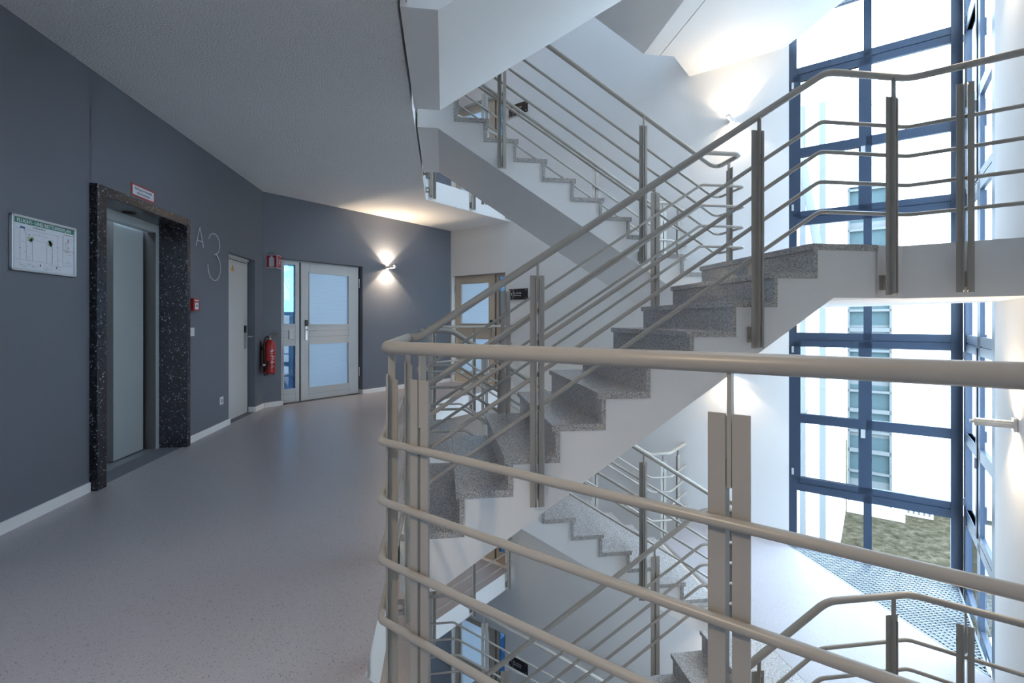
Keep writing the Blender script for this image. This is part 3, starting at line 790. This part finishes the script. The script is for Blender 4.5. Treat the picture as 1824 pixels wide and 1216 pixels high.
for i in range(14): m.box((wy(6.29) + i * 0.052, 0.090, 2.020), (wy(6.29) + i * 0.052 + 0.034, 0.092, 2.034), 0, WL.T)
ob('vent_slot', m, 'ink', d3)
hardware(d3, WL, wy(6.955), 0.092, 1.03, 1)
m = MB(); m.prism([(-0.052, -0.046), (0.052, -0.046), (0, 0.046)], 0, 0.001, 0, WL.text(wy(6.575), 1.925, -0.0905))
tg = ob('warning_triangle', m, 'orange', d3)
m = MB(); m.prism([(-0.004, -0.030), (0.006, -0.008), (0.0, -0.008), (0.005, 0.018), (-0.008, -0.012), (-0.001, -0.012)], 0.001, 0.0014, 0, WL.text(wy(6.575), 1.925, -0.0905)); ob('warning_bolt', m, 'ink', tg)

# ------------------------------------------------------------------ glazed doors
def frame_rect(mb, W, x0, x1, z0, z1, t, y0, y1, mi=0):
    mb.box((x0, y0, z0), (x1, y1, z0 + t), mi, W.T); mb.box((x0, y0, z1 - t), (x1, y1, z1), mi, W.T)
    mb.box((x0, y0, z0 + t), (x0 + t, y1, z1 - t), mi, W.T); mb.box((x1 - t, y0, z0 + t), (x1, y1, z1 - t), mi, W.T)
def panel_with_holes(mb, W, x0, x1, z0, z1, holes, y0, y1, mi=0):
    """holes share the same x range"""
    hx0, hx1 = holes[0][0], holes[0][1]
    mb.box((x0, y0, z0), (hx0, y1, z1), mi, W.T); mb.box((hx1, y0, z0), (x1, y1, z1), mi, W.T)
    zs = z0
    for h in sorted(holes, key=lambda h: h[2]):
        mb.box((hx0, y0, zs), (hx1, y1, h[2]), mi, W.T); zs = h[3]
    mb.box((hx0, y0, zs), (hx1, y1, z1), mi, W.T)
def glazed_door(name, W, X0, X1, leaf, side, mat, zoff, label, handle_d, dep=0.085, soft=True, pane='doorglass'):
    """leaf = (x0, x1, glass x0, glass x1), side likewise"""
    T0 = W.T.copy(); W_ = Wall(W.a[:2], W.b[:2]); W_.T = W.T @ Matrix.Translation((0, 0, zoff))
    H2 = 2.165
    m = MB(); lx0, lx1, gx0_, gx1_ = leaf
    panel_with_holes(m, W_, lx0, lx1, 0.008, H2 - 0.012, [(gx0_, gx1_, 0.20, 0.885), (gx0_, gx1_, 1.19, 2.0)], dep, dep + 0.055)
    root = struct(name, m, mat, None, label, 0.003)
    m = MB()
    for z0, z1 in ((0.20, 0.885), (1.19, 2.0)): frame_rect(m, W_, gx0_ - 0.012, gx1_ + 0.012, z0 - 0.012, z1 + 0.012, 0.016, dep - 0.008, dep + 0.004)
    for z in (0.10, 1.0, 1.09): m.box((gx0_ - 0.02, dep - 0.0015, z), (gx1_ + 0.02, dep + 0.001, z + 0.004), 1, W_.T)
    ob('glazing_bead', m, [mat, 'greyink'], root)
    m = MB()
    for z0, z1 in ((0.20, 0.885), (1.19, 2.0)): m.box((gx0_ - 0.005, dep + 0.024, z0 - 0.005), (gx1_ + 0.005, dep + 0.028, z1 + 0.005), 0, W_.T)
    ob('door_pane', m, pane, root)
    if soft:
        m = MB()
        for z0, z1 in ((0.20, 0.885), (1.19, 2.0)): m.box((gx0_ - 0.004, dep + 0.040, z0 - 0.004), (gx1_ + 0.004, dep + 0.042, z1 + 0.004), 0, W_.T)
        ob('pane_film', m, 'curtain', root)
    sx0, sx1, sg0, sg1 = side
    m = MB(); panel_with_holes(m, W_, sx0, sx1, 0.008, H2 - 0.012, [(sg0, sg1, 0.215, 0.872), (sg0, sg1, 1.198, 2.105)], dep, dep + 0.055)
    ob('side_panel', m, mat, root, 0.003)
    m = MB()
    for z0, z1 in ((0.215, 0.872), (1.198, 2.105)): frame_rect(m, W_, sg0 - 0.012, sg1 + 0.012, z0 - 0.012, z1 + 0.012, 0.016, dep - 0.008, dep + 0.004)
    for z in (0.14, 1.0, 1.09): m.box((sx0 + 0.02, dep - 0.0015, z), (sx1 - 0.03, dep + 0.001, z + 0.004), 1, W_.T)
    ob('glazing_bead', m, [mat, 'greyink'], root)
    m = MB()
    for z0, z1 in ((0.215, 0.872), (1.198, 2.105)): m.box((sg0 - 0.005, dep + 0.024, z0 - 0.005), (sg1 + 0.005, dep + 0.028, z1 + 0.005), 0, W_.T)
    ob('side_pane', m, 'sideglass', root)
    m = MB(); m.box((X0, dep + 0.02, H2 - 0.012), (X1, dep + 0.08, H2 + 0.008), 0, W_.T)
    m.box((X0 - 0.002, dep + 0.045, 0), (min(lx0, sx0) + 0.006, dep + 0.10, H2), 0, W_.T); m.box((max(lx1, sx1) - 0.006, dep + 0.045, 0), (X1 + 0.002, dep + 0.10, H2), 0, W_.T)
    m.box((X0, dep + 0.056, 0.0), (X1, dep + 0.07, 0.02), 0, W_.T)
    ob('door_frame', m, mat, root)
    m = MB(); gxm = (sx1 + lx0) / 2 if sx1 < lx1 else (lx1 + sx0) / 2
    m.box((gxm - 0.012, dep + 0.012, 0.01), (gxm + 0.012, dep + 0.05, H2 - 0.012), 0, W_.T); ob('door_gap', m, 'black', root)
    # handle near the meeting edge, hinges on the other side
    hx = lx0 + 0.085 if handle_d > 0 else lx1 - 0.085
    hardware(root, W_, hx, dep, 1.105, handle_d)
    hg = lx1 + 0.010 if handle_d > 0 else lx0 - 0.010
    m = MB()
    for z in (0.30, 1.81): m.tube([(hg, dep - 0.010, z), (hg, dep - 0.010, z + 0.155)], 0.011, 10, 0, True, W_.T)
    ob('hinge', m, 'steel', root)
    return root
q = lambda x: (x + 2.57) * R2
glazed_door('door_2', WG, gx0, gx1, (0.618, 1.655, 0.758, 1.465), (0.270, 0.592, 0.344, 0.529), 'door_white', 0, 'white door with blue glazed panes in the dark grey wall', 1)
glazed_door('door_8', WS, 2.10, 3.52, (2.127, 3.164, 2.317, 3.024), (3.19, 3.512, 3.253, 3.438), 'door_white', 0, 'white glazed door added behind the camera to let daylight into the hall', -1, soft=False, pane='midglass')  # unseen door, added as a daylight opening for the hall
for n in (-1, 0, 1):  # unseen doors, added so sky light reaches the stairs from behind
    glazed_door('door_%d' % (10 + n), W2, 6.405, 7.795, (6.729, 7.769, 6.874, 7.624), (6.409, 6.689, 6.479, 6.629), 'door_beige', n * S3,
        ('beige glazed door added for daylight behind the camera one floor down', 'beige glazed door added for daylight just behind the camera on the right', 'beige glazed door added for daylight behind the camera one floor up')[n + 1], 1, soft=False, pane='midglass' if n == 0 else 'doorglass')
# switch pair on the side panel
root = empty('light_switch', 'white double switch on the side panel left of the glazed door', 'switch', T=WG.T @ Matrix.Translation((0.455, 0.080, 1.04)))
m = MB(); m.box((-0.036, -0.012, -0.072), (0.036, 0.002, 0.072)); ob('switch_plate', m, 'plastic', root, 0.003)
for zz in (-0.034, 0.034):
    m = MB(); m.box((-0.025, -0.016, zz - 0.028), (0.025, -0.012, zz + 0.028)); ob('switch_rocker', m, 'plastic', root)
v = lambda x: (x - 0.137) * R2
for n, lab in ((0, 'beige door with blue glazed panes at the end of our gallery'), (-1, 'beige glazed door on the gallery one floor below'), (-2, 'beige glazed door two floors below, near the bottom edge'), (1, 'beige door on the gallery above, half hidden by the stairs')):
    glazed_door('door_%d' % (3 + (0 if n == 0 else n + 3)) if n else 'door_3', W1, dx0, dx1, (0.060, 1.10, 0.205, 0.955), (1.14, 1.42, 1.20, 1.35), 'door_beige', n * S3, lab, -1, soft=True)
    # corridor rooms behind the doors
for n in (-2, -1, 0, 1):
    z = n * S3; m = MB()
    m.box((-0.6, 3.3, z), (2.2, 3.4, z + 0.5), 0, W1.T); m.box((-0.6, 3.3, z + 2.45), (2.2, 3.4, z + 2.7), 0, W1.T)
    for x in (-0.6, 0.0, 0.75, 1.5, 2.12): m.box((x, 3.3, z + 0.5), (x + 0.09, 3.4, z + 2.45), 0, W1.T)
    m.box((-0.70, 0.30, z), (-0.6, 3.4, z + 2.7), 0, W1.T); m.box((2.2, 0.30, z), (2.3, 3.4, z + 2.7), 0, W1.T)
    m.box((-0.7, 0.30, z + 2.7), (2.3, 3.4, z + 2.8), 0, W1.T); m.box((-0.7, 0.30, z - 0.1), (2.3, 3.4, z), 1, W1.T)
    struct('wall_corridor', m, ['white', 'vinyl_blue'])
m = MB()
m.box((-0.9, 3.6, 0), (2.6, 3.7, 1.45), 0, WG.T); m.box((-0.9, 3.6, 2.5), (2.6, 3.7, 2.7), 0, WG.T)
for x in (-0.9, -0.3, 0.3, 0.9, 1.5, 2.1, 2.52): m.box((x, 3.6, 0.45), (x + 0.07, 3.7, 2.5), 0, WG.T)
m.box((-0.9, 3.6, 1.25), (2.6, 3.68, 1.31), 0, WG.T)
m.box((-1.0, 0.30, 0), (-0.9, 3.7, 2.7), 0, WG.T); m.box((2.6, 0.30, 0), (2.7, 3.7, 2.7), 0, WG.T)
m.box((-1.0, 0.30, 2.7), (2.7, 3.7, 2.8), 0, WG.T); m.box((-1.0, 0.30, -0.1), (2.7, 3.7, 0), 1, WG.T)
m.box((-0.9, 3.45, 0.0), (2.6, 3.5, 0.95), 0, WG.T)
struct('wall_corridor', m, ['white', 'vinyl_blue'])

# door signs on the white wall
for n, lab, num in ((0, 'small black door plate on the white wall beside our gallery door', '3'), (1, 'small black door plate on the white wall above, behind the upper flight rails', '4'), (-2, 'small black door plate on the white wall near the bottom edge', '1'), (-1, 'small black door plate one floor below, hidden behind the stairs', '2')):
    cx_ = 1.74
    root = empty('door_plate', lab, 'sign', T=W1.T @ Matrix.Translation((cx_, 0, 1.74 + n * S3)))
    m = MB(); m.box((-0.212, -0.022, -0.100), (0.212, -0.010, 0.100)); ob('plate_panel', m, 'darksign', root)
    m = MB(); m.box((-0.118, -0.0228, -0.100), (-0.112, -0.022, 0.100)); ob('plate_divider', m, 'silver', root)
    m = MB()
    for xx in (-0.180, 0.178):
        for zz in (-0.072, 0.072): m.lathe([(0.009, 0), (0.009, 0.028), (0.0, 0.029)], 12, 0, Matrix.Translation((xx, 0, zz)) @ Matrix.Rotation(math.radians(90), 4, 'X'))
    ob('plate_screw', m, 'steel', root)
    T_ = lambda x, z: Matrix(((1,0,0,x),(0,0,-1,-0.0226),(0,1,0,z),(0,0,0,1)))
    text_mesh(num, 0.070, 'silver', 'lettering', T_(-0.155, 0.0), root)
    text_mesh('Dr. olb. Nyt', 0.036, 'silver', 'lettering', T_(-0.100, 0.020), root, 'LEFT'); text_mesh('Lachmenng', 0.036, 'silver', 'lettering', T_(-0.100, -0.020), root, 'LEFT')

# ------------------------------------------------------------------ fire sign (folded) and extinguisher in the wall corner
root = empty('fire_sign', 'folded red and white fire extinguisher sign on the grey wall beside the glazed door', 'sign', T=WG.T @ Matrix.Translation((0.145, 0, 2.105)))
m = MB()
pr = [(-0.100, 0.0), (0.0, -0.115), (0.115, -0.0)]
def leafbox(m, a, b, z0, z1, th, mi=0, off=0.0):
    a = Vector(a); b = Vector(b); d = (b - a).normalized(); nn = Vector((d.y, -d.x))
    A, B = a + nn * off, b + nn * off; c, e = B + nn * th, A + nn * th
    m.prism([tuple(A), tuple(e), tuple(c), tuple(B)], z0, z1, mi)
leafbox(m, pr[0], pr[1], -0.095, 0.095, 0.003); leafbox(m, pr[1], pr[2], -0.095, 0.095, 0.003); ob('sign_leaf', m, 'paper', root)
def on_leaf(name, mat, a, b, polys, off=0.0035):
    a = Vector(a); b = Vector(b); d = (b - a).normalized(); nn = Vector((d.y, -d.x)); c = (a + b) / 2 + nn * off
    T = Matrix(((d.x, 0, nn.x, c.x), (d.y, 0, nn.y, c.y), (0, 1, 0, 0), (0, 0, 0, 1)))
    m = MB()
    for p in polys: m.prism(p, 0, 0.0005, 0, T)
    return ob(name, m, mat, root)
rect = lambda x0, x1, z0, z1: [(x0, z0), (x1, z0), (x1, z1), (x0, z1)]
on_leaf('sign_red_field', 'signred', pr[1], pr[2], [rect(-0.074, 0.074, -0.087, 0.087)])
on_leaf('sign_red_field', 'signred', pr[0], pr[1], [rect(-0.07, 0.07, -0.087, 0.087)])
fl = []
for k, (x, z, h) in enumerate(((-0.02, 0.03, .05), (0.0, 0.0, .06), (0.02, -0.03, .05), (-0.03, -0.02, .04), (0.03, 0.02, .04))):
    fl.append([(x - 0.012, z - h / 2), (x + 0.010, z - h / 2 + 0.01), (x + 0.022, z + h / 2), (x - 0.002, z + 0.004)])
on_leaf('sign_flame', 'paper', pr[1], pr[2], fl, 0.0042)
on_leaf('sign_flame', 'paper', pr[0], pr[1], [rect(-0.035, 0.035, -0.075, 0.055), [(-0.02, 0.055), (0.02, 0.055), (0.01, 0.078), (-0.01, 0.078)]], 0.0042)

root = empty('fire_extinguisher', 'red fire extinguisher hanging in the wall corner beside the glazed door', 'fire extinguisher', (-2.455, 7.27, 0.50))
m = MB(); m.lathe([(0.0, 0), (0.060, 0.0), (0.078, 0.012), (0.080, 0.03), (0.080, 0.40), (0.074, 0.435), (0.055, 0.462), (0.030, 0.475), (0.024, 0.485)], 32); ob('cylinder_body', m, 'red', root)
m = MB(); m.lathe([(0.024, 0.483), (0.026, 0.50), (0.018, 0.503), (0.016, 0.535), (0.022, 0.54), (0.0, 0.545)], 20); ob('valve', m, 'steel', root)
m = MB(); m.tube([(0, 0, 0.525), (0.055, -0.02, 0.54), (0.12, -0.03, 0.545)], 0.007, 8); m.tube([(0, 0, 0.545), (0.06, -0.02, 0.562), (0.10, -0.03, 0.563)], 0.006, 8); ob('squeeze_lever', m, 'steel', root)
m = MB(); m.tube([(0, -0.01, 0.515), (-0.02, -0.05, 0.53), (-0.035, -0.085, 0.48), (-0.035, -0.096, 0.35), (-0.03, -0.097, 0.15), (-0.025, -0.10, -0.02)], 0.011, 10, fillet=0.03)
m.tube([(-0.025, -0.104, 0.02), (0.0, -0.108, 0.09), (0.02, -0.10, 0.19)], 0.012, 10, fillet=0.03); ob('hose', m, 'rubber', root)
m = MB(); m.box((-0.045, -0.112, 0.12), (-0.016, -0.098, 0.145)); ob('hose_clip', m, 'plastic', root)
m = MB()
for a in (20, 140, 260): m.lathe([(0.010, -0.015), (0.012, 0.004)], 10, 0, Matrix.Translation((0.055 * math.cos(math.radians(a)), 0.055 * math.sin(math.radians(a)), 0)))
ob('rubber_foot', m, 'rubber', root)
m = MB()
def curved(m, a0, a1, z0, z1, r=0.0806):
    n = 6; vs = []; 
    for i in range(n + 1):
        a = math.radians(a0 + (a1 - a0) * i / n)
        for rr in (r, r + 0.0006):
            for z in (z0, z1): vs.append((rr * math.cos(a), rr * math.sin(a), z))
    fs = []
    for i in range(n):
        A = 4 * i; B = A + 4; fs += [(A + 2, B + 2, B + 3, A + 3), (A, A + 1, B + 1, B), (A, B, B + 2, A + 2), (A + 1, A + 3, B + 3, B + 1)]
    m.add(vs, fs, 0, None, True)
for z, (a, b) in zip((0.335, 0.315, 0.29, 0.255, 0.235, 0.205, 0.16, 0.10, 0.09), ((-50, -20), (-62, -35), (-62, -38), (-60, -40), (-48, -20), (-45, -25), (-60, -20), (-40, -18), (-52, -40))): curved(m, a, b, z, z + random.choice((0.006, 0.014)))
ob('label_print', m, 'paper', root)
m = MB(); m.box((-0.115, -0.03, 0.33), (-0.078, 0.03, 0.38)); m.box((-0.115, -0.02, 0.10), (-0.104, 0.02, 0.46)); ob('wall_bracket', m, 'black', root)

# smoke detector
root = empty('smoke_detector', 'small white smoke detector on the ceiling, upper left', 'smoke detector', (-1.62, 2.89, 3.10))
m = MB(); m.lathe([(0.050, 0.0), (0.050, -0.012), (0.040, -0.030), (0.022, -0.040), (0.0, -0.041)][::-1], 28); ob('detector_base', m, 'plastic', root)
m = MB(); m.lathe([(0.0435, -0.021), (0.0465, -0.021), (0.0445, -0.026), (0.0415, -0.026)], 28); ob('detector_slot', m, 'greyink', root)

# ------------------------------------------------------------------ courtyard outside
GZ = -7.0
m = MB(); m.box((-40, -40, GZ - 0.3), (70, 70, GZ - 0.05)); o = ob('ground', m, 'paving'); o['kind'] = 'structure'
m = MB(); m.prism([(10.6, 13.2), (13.0, 10.8), (26, 10.8), (34, 30), (10.6, 30)], GZ - 0.04, GZ); o = ob('lawn', m, 'grass'); o['kind'] = 'stuff'; tag(o, 'patchy winter lawn in the courtyard outside the window', 'lawn')
def quad(p, q, depth, z0, z1, mb, mi=0):
    p = Vector(p); q = Vector(q); d = (q - p).normalized(); nn = Vector((-d.y, d.x)) * depth
    mb.prism([tuple(p), tuple(q), tuple(q + nn), tuple(p + nn)], z0, z1, mi)
# main facade across the courtyard: plane x+y=35.93, the corner at (18.63,17.30)
fa = Wall((15.5, 20.43), (18.63, 17.30))
root = empty('office_building', 'white building across the courtyard with a column of ribbon windows', 'building', (18.63, 17.3, GZ))
rel = lambda o: setattr(o, 'matrix_parent_inverse', root.matrix_world.inverted()) if False else None
def child(name, m, mats):
    T = Matrix.Translation(-root.location); m.v = [tuple(T @ Vector(p)) for p in m.v]; return ob(name, m, mats, root)
m = MB(); x1 = fa.len
m.box((2.47, 0.25, GZ), (x1, 5, 10.35), 0, fa.T); m.box((x1 - 0.42, 0, GZ), (x1, 0.3, 10.35), 0, fa.T); m.box((2.47, 0, 7.0), (x1 - 0.4, 0.3, 10.35), 0, fa.T); m.box((2.47, 0, GZ), (x1 - 0.4, 0.3, GZ + 0.5), 0, fa.T)
m.box((2.47, -0.06, 10.35), (x1, 5, 10.5), 0, fa.T); child('facade_wall', m, 'facade')
m = MB(); m.box((2.5, 0.16, GZ + 0.5), (x1 - 0.42, 0.2, 7.0), 0, fa.T); child('ribbon_glass', m, 'facade_glass')
m = MB(); z = GZ + 0.9; k = 0
while z < 7.0:
    m.box((2.5, 0.02, z), (x1 - 0.42, 0.2, z + (0.10 if k % 2 else 0.16)), 0, fa.T); z += 0.86; k += 1
for x in (2.5, x1 - 0.50): m.box((x, 0.02, GZ + 0.5), (x + 0.07, 0.2, 7.0), 0, fa.T)
child('window_bar', m, 'facade_grey')
m = MB(); zz = GZ + 0.9 + 0.16; random.seed(3)
for k in range(8): m.box((2.55, 0.155, zz + 0.05 + k * 2.2), (x1 - 0.5, 0.158, zz + 0.40 + k * 2.2), 0, fa.T)
child('window_blind', m, 'facade_grey')
# wing coming towards us on the left
root = empty('side_wing', 'pale wing with vertical pilasters at the left side of the courtyard', 'building', (13.7, 15.2, GZ))
m = MB(); wg = Wall((9.0, 19.9), (13.7, 15.2)); L2 = wg.len
m.box((0, 0, GZ), (L2, 5.1, 9.0), 0, wg.T); child('wing_wall', m, 'facade')
m = MB()
for x, wd in ((L2 - 0.55, 0.18), (L2 - 1.15, 0.16), (L2 - 1.75, 0.30), (L2 - 2.9, 0.25)): m.box((x, -0.16, GZ), (x + wd, 0.0, 9.0), 0, wg.T)
child('pilaster', m, 'facade_grey')
m = MB(); m.tube([wg.T @ Vector((L2 - 0.3, -0.8, 2.2)), wg.T @ Vector((L2 - 1.9, -0.8, 12.5))], 0.13, 8); m.tube([wg.T @ Vector((L2 - 1.2, -0.8, 2.0)), wg.T @ Vector((L2 - 2.6, -0.8, 7.5))], 0.10, 8)
m.tube([wg.T @ Vector((L2 - 1.3, -0.4, -4.2)), wg.T @ Vector((L2 - 0.9, -0.4, -1.9))], 0.03, 8); child('sloping_beam', m, 'facade_grey')
# lower building behind
root = empty('rear_building', 'low white building behind the courtyard with a flat roof', 'building', (20.8, 18.5, GZ))
rb = Wall((20.0, 19.3), (38, 1.3)); m = MB()
m.box((0.46, 0, GZ), (22, 6, 7.7), 0, rb.T); m.box((0.46, -0.1, 7.7), (22, 6, 8.0), 0, rb.T); child('rear_wall', m, 'facade')
m = MB()
for k in range(7):
    for zz in (-5.6, -2.2, 1.2, 4.6): m.box((5.2 + k * 2.3, -0.02, zz), (6.5 + k * 2.3, 0.05, zz + 1.6), 0, rb.T)
child('rear_window', m, 'facade_glass')
root = empty('air_conditioner', 'white air conditioning unit on the flat roof outside', 'air conditioner', tuple((rb.T @ Vector((0.5, 0.8, 8.0)))))
m = MB(); m.box((0.5, 0.3, 8.0), (1.1, 1.0, 8.75), 0, rb.T); child('unit_case', m, 'facade')
m = MB()
for k in range(6): m.box((0.55, 0.28, 8.08 + k * 0.11), (1.05, 0.3, 8.13 + k * 0.11), 0, rb.T)
child('unit_grille', m, 'greyink')
root = empty('ventilation_box', 'white slatted ventilation box on the lawn by the building corner', 'vent', tuple(rb.T @ Vector((0.3, -1.2, GZ))))
m = MB(); m.box((0.5, -1.3, GZ), (1.4, -0.7, GZ + 0.75), 0, rb.T); child('box_case', m, 'facade')
m = MB()
for k in range(5): m.box((0.56 + k * 0.17, -1.32, GZ + 0.1), (0.63 + k * 0.17, -1.3, GZ + 0.65), 0, rb.T)
child('box_slat', m, 'facade_grey')
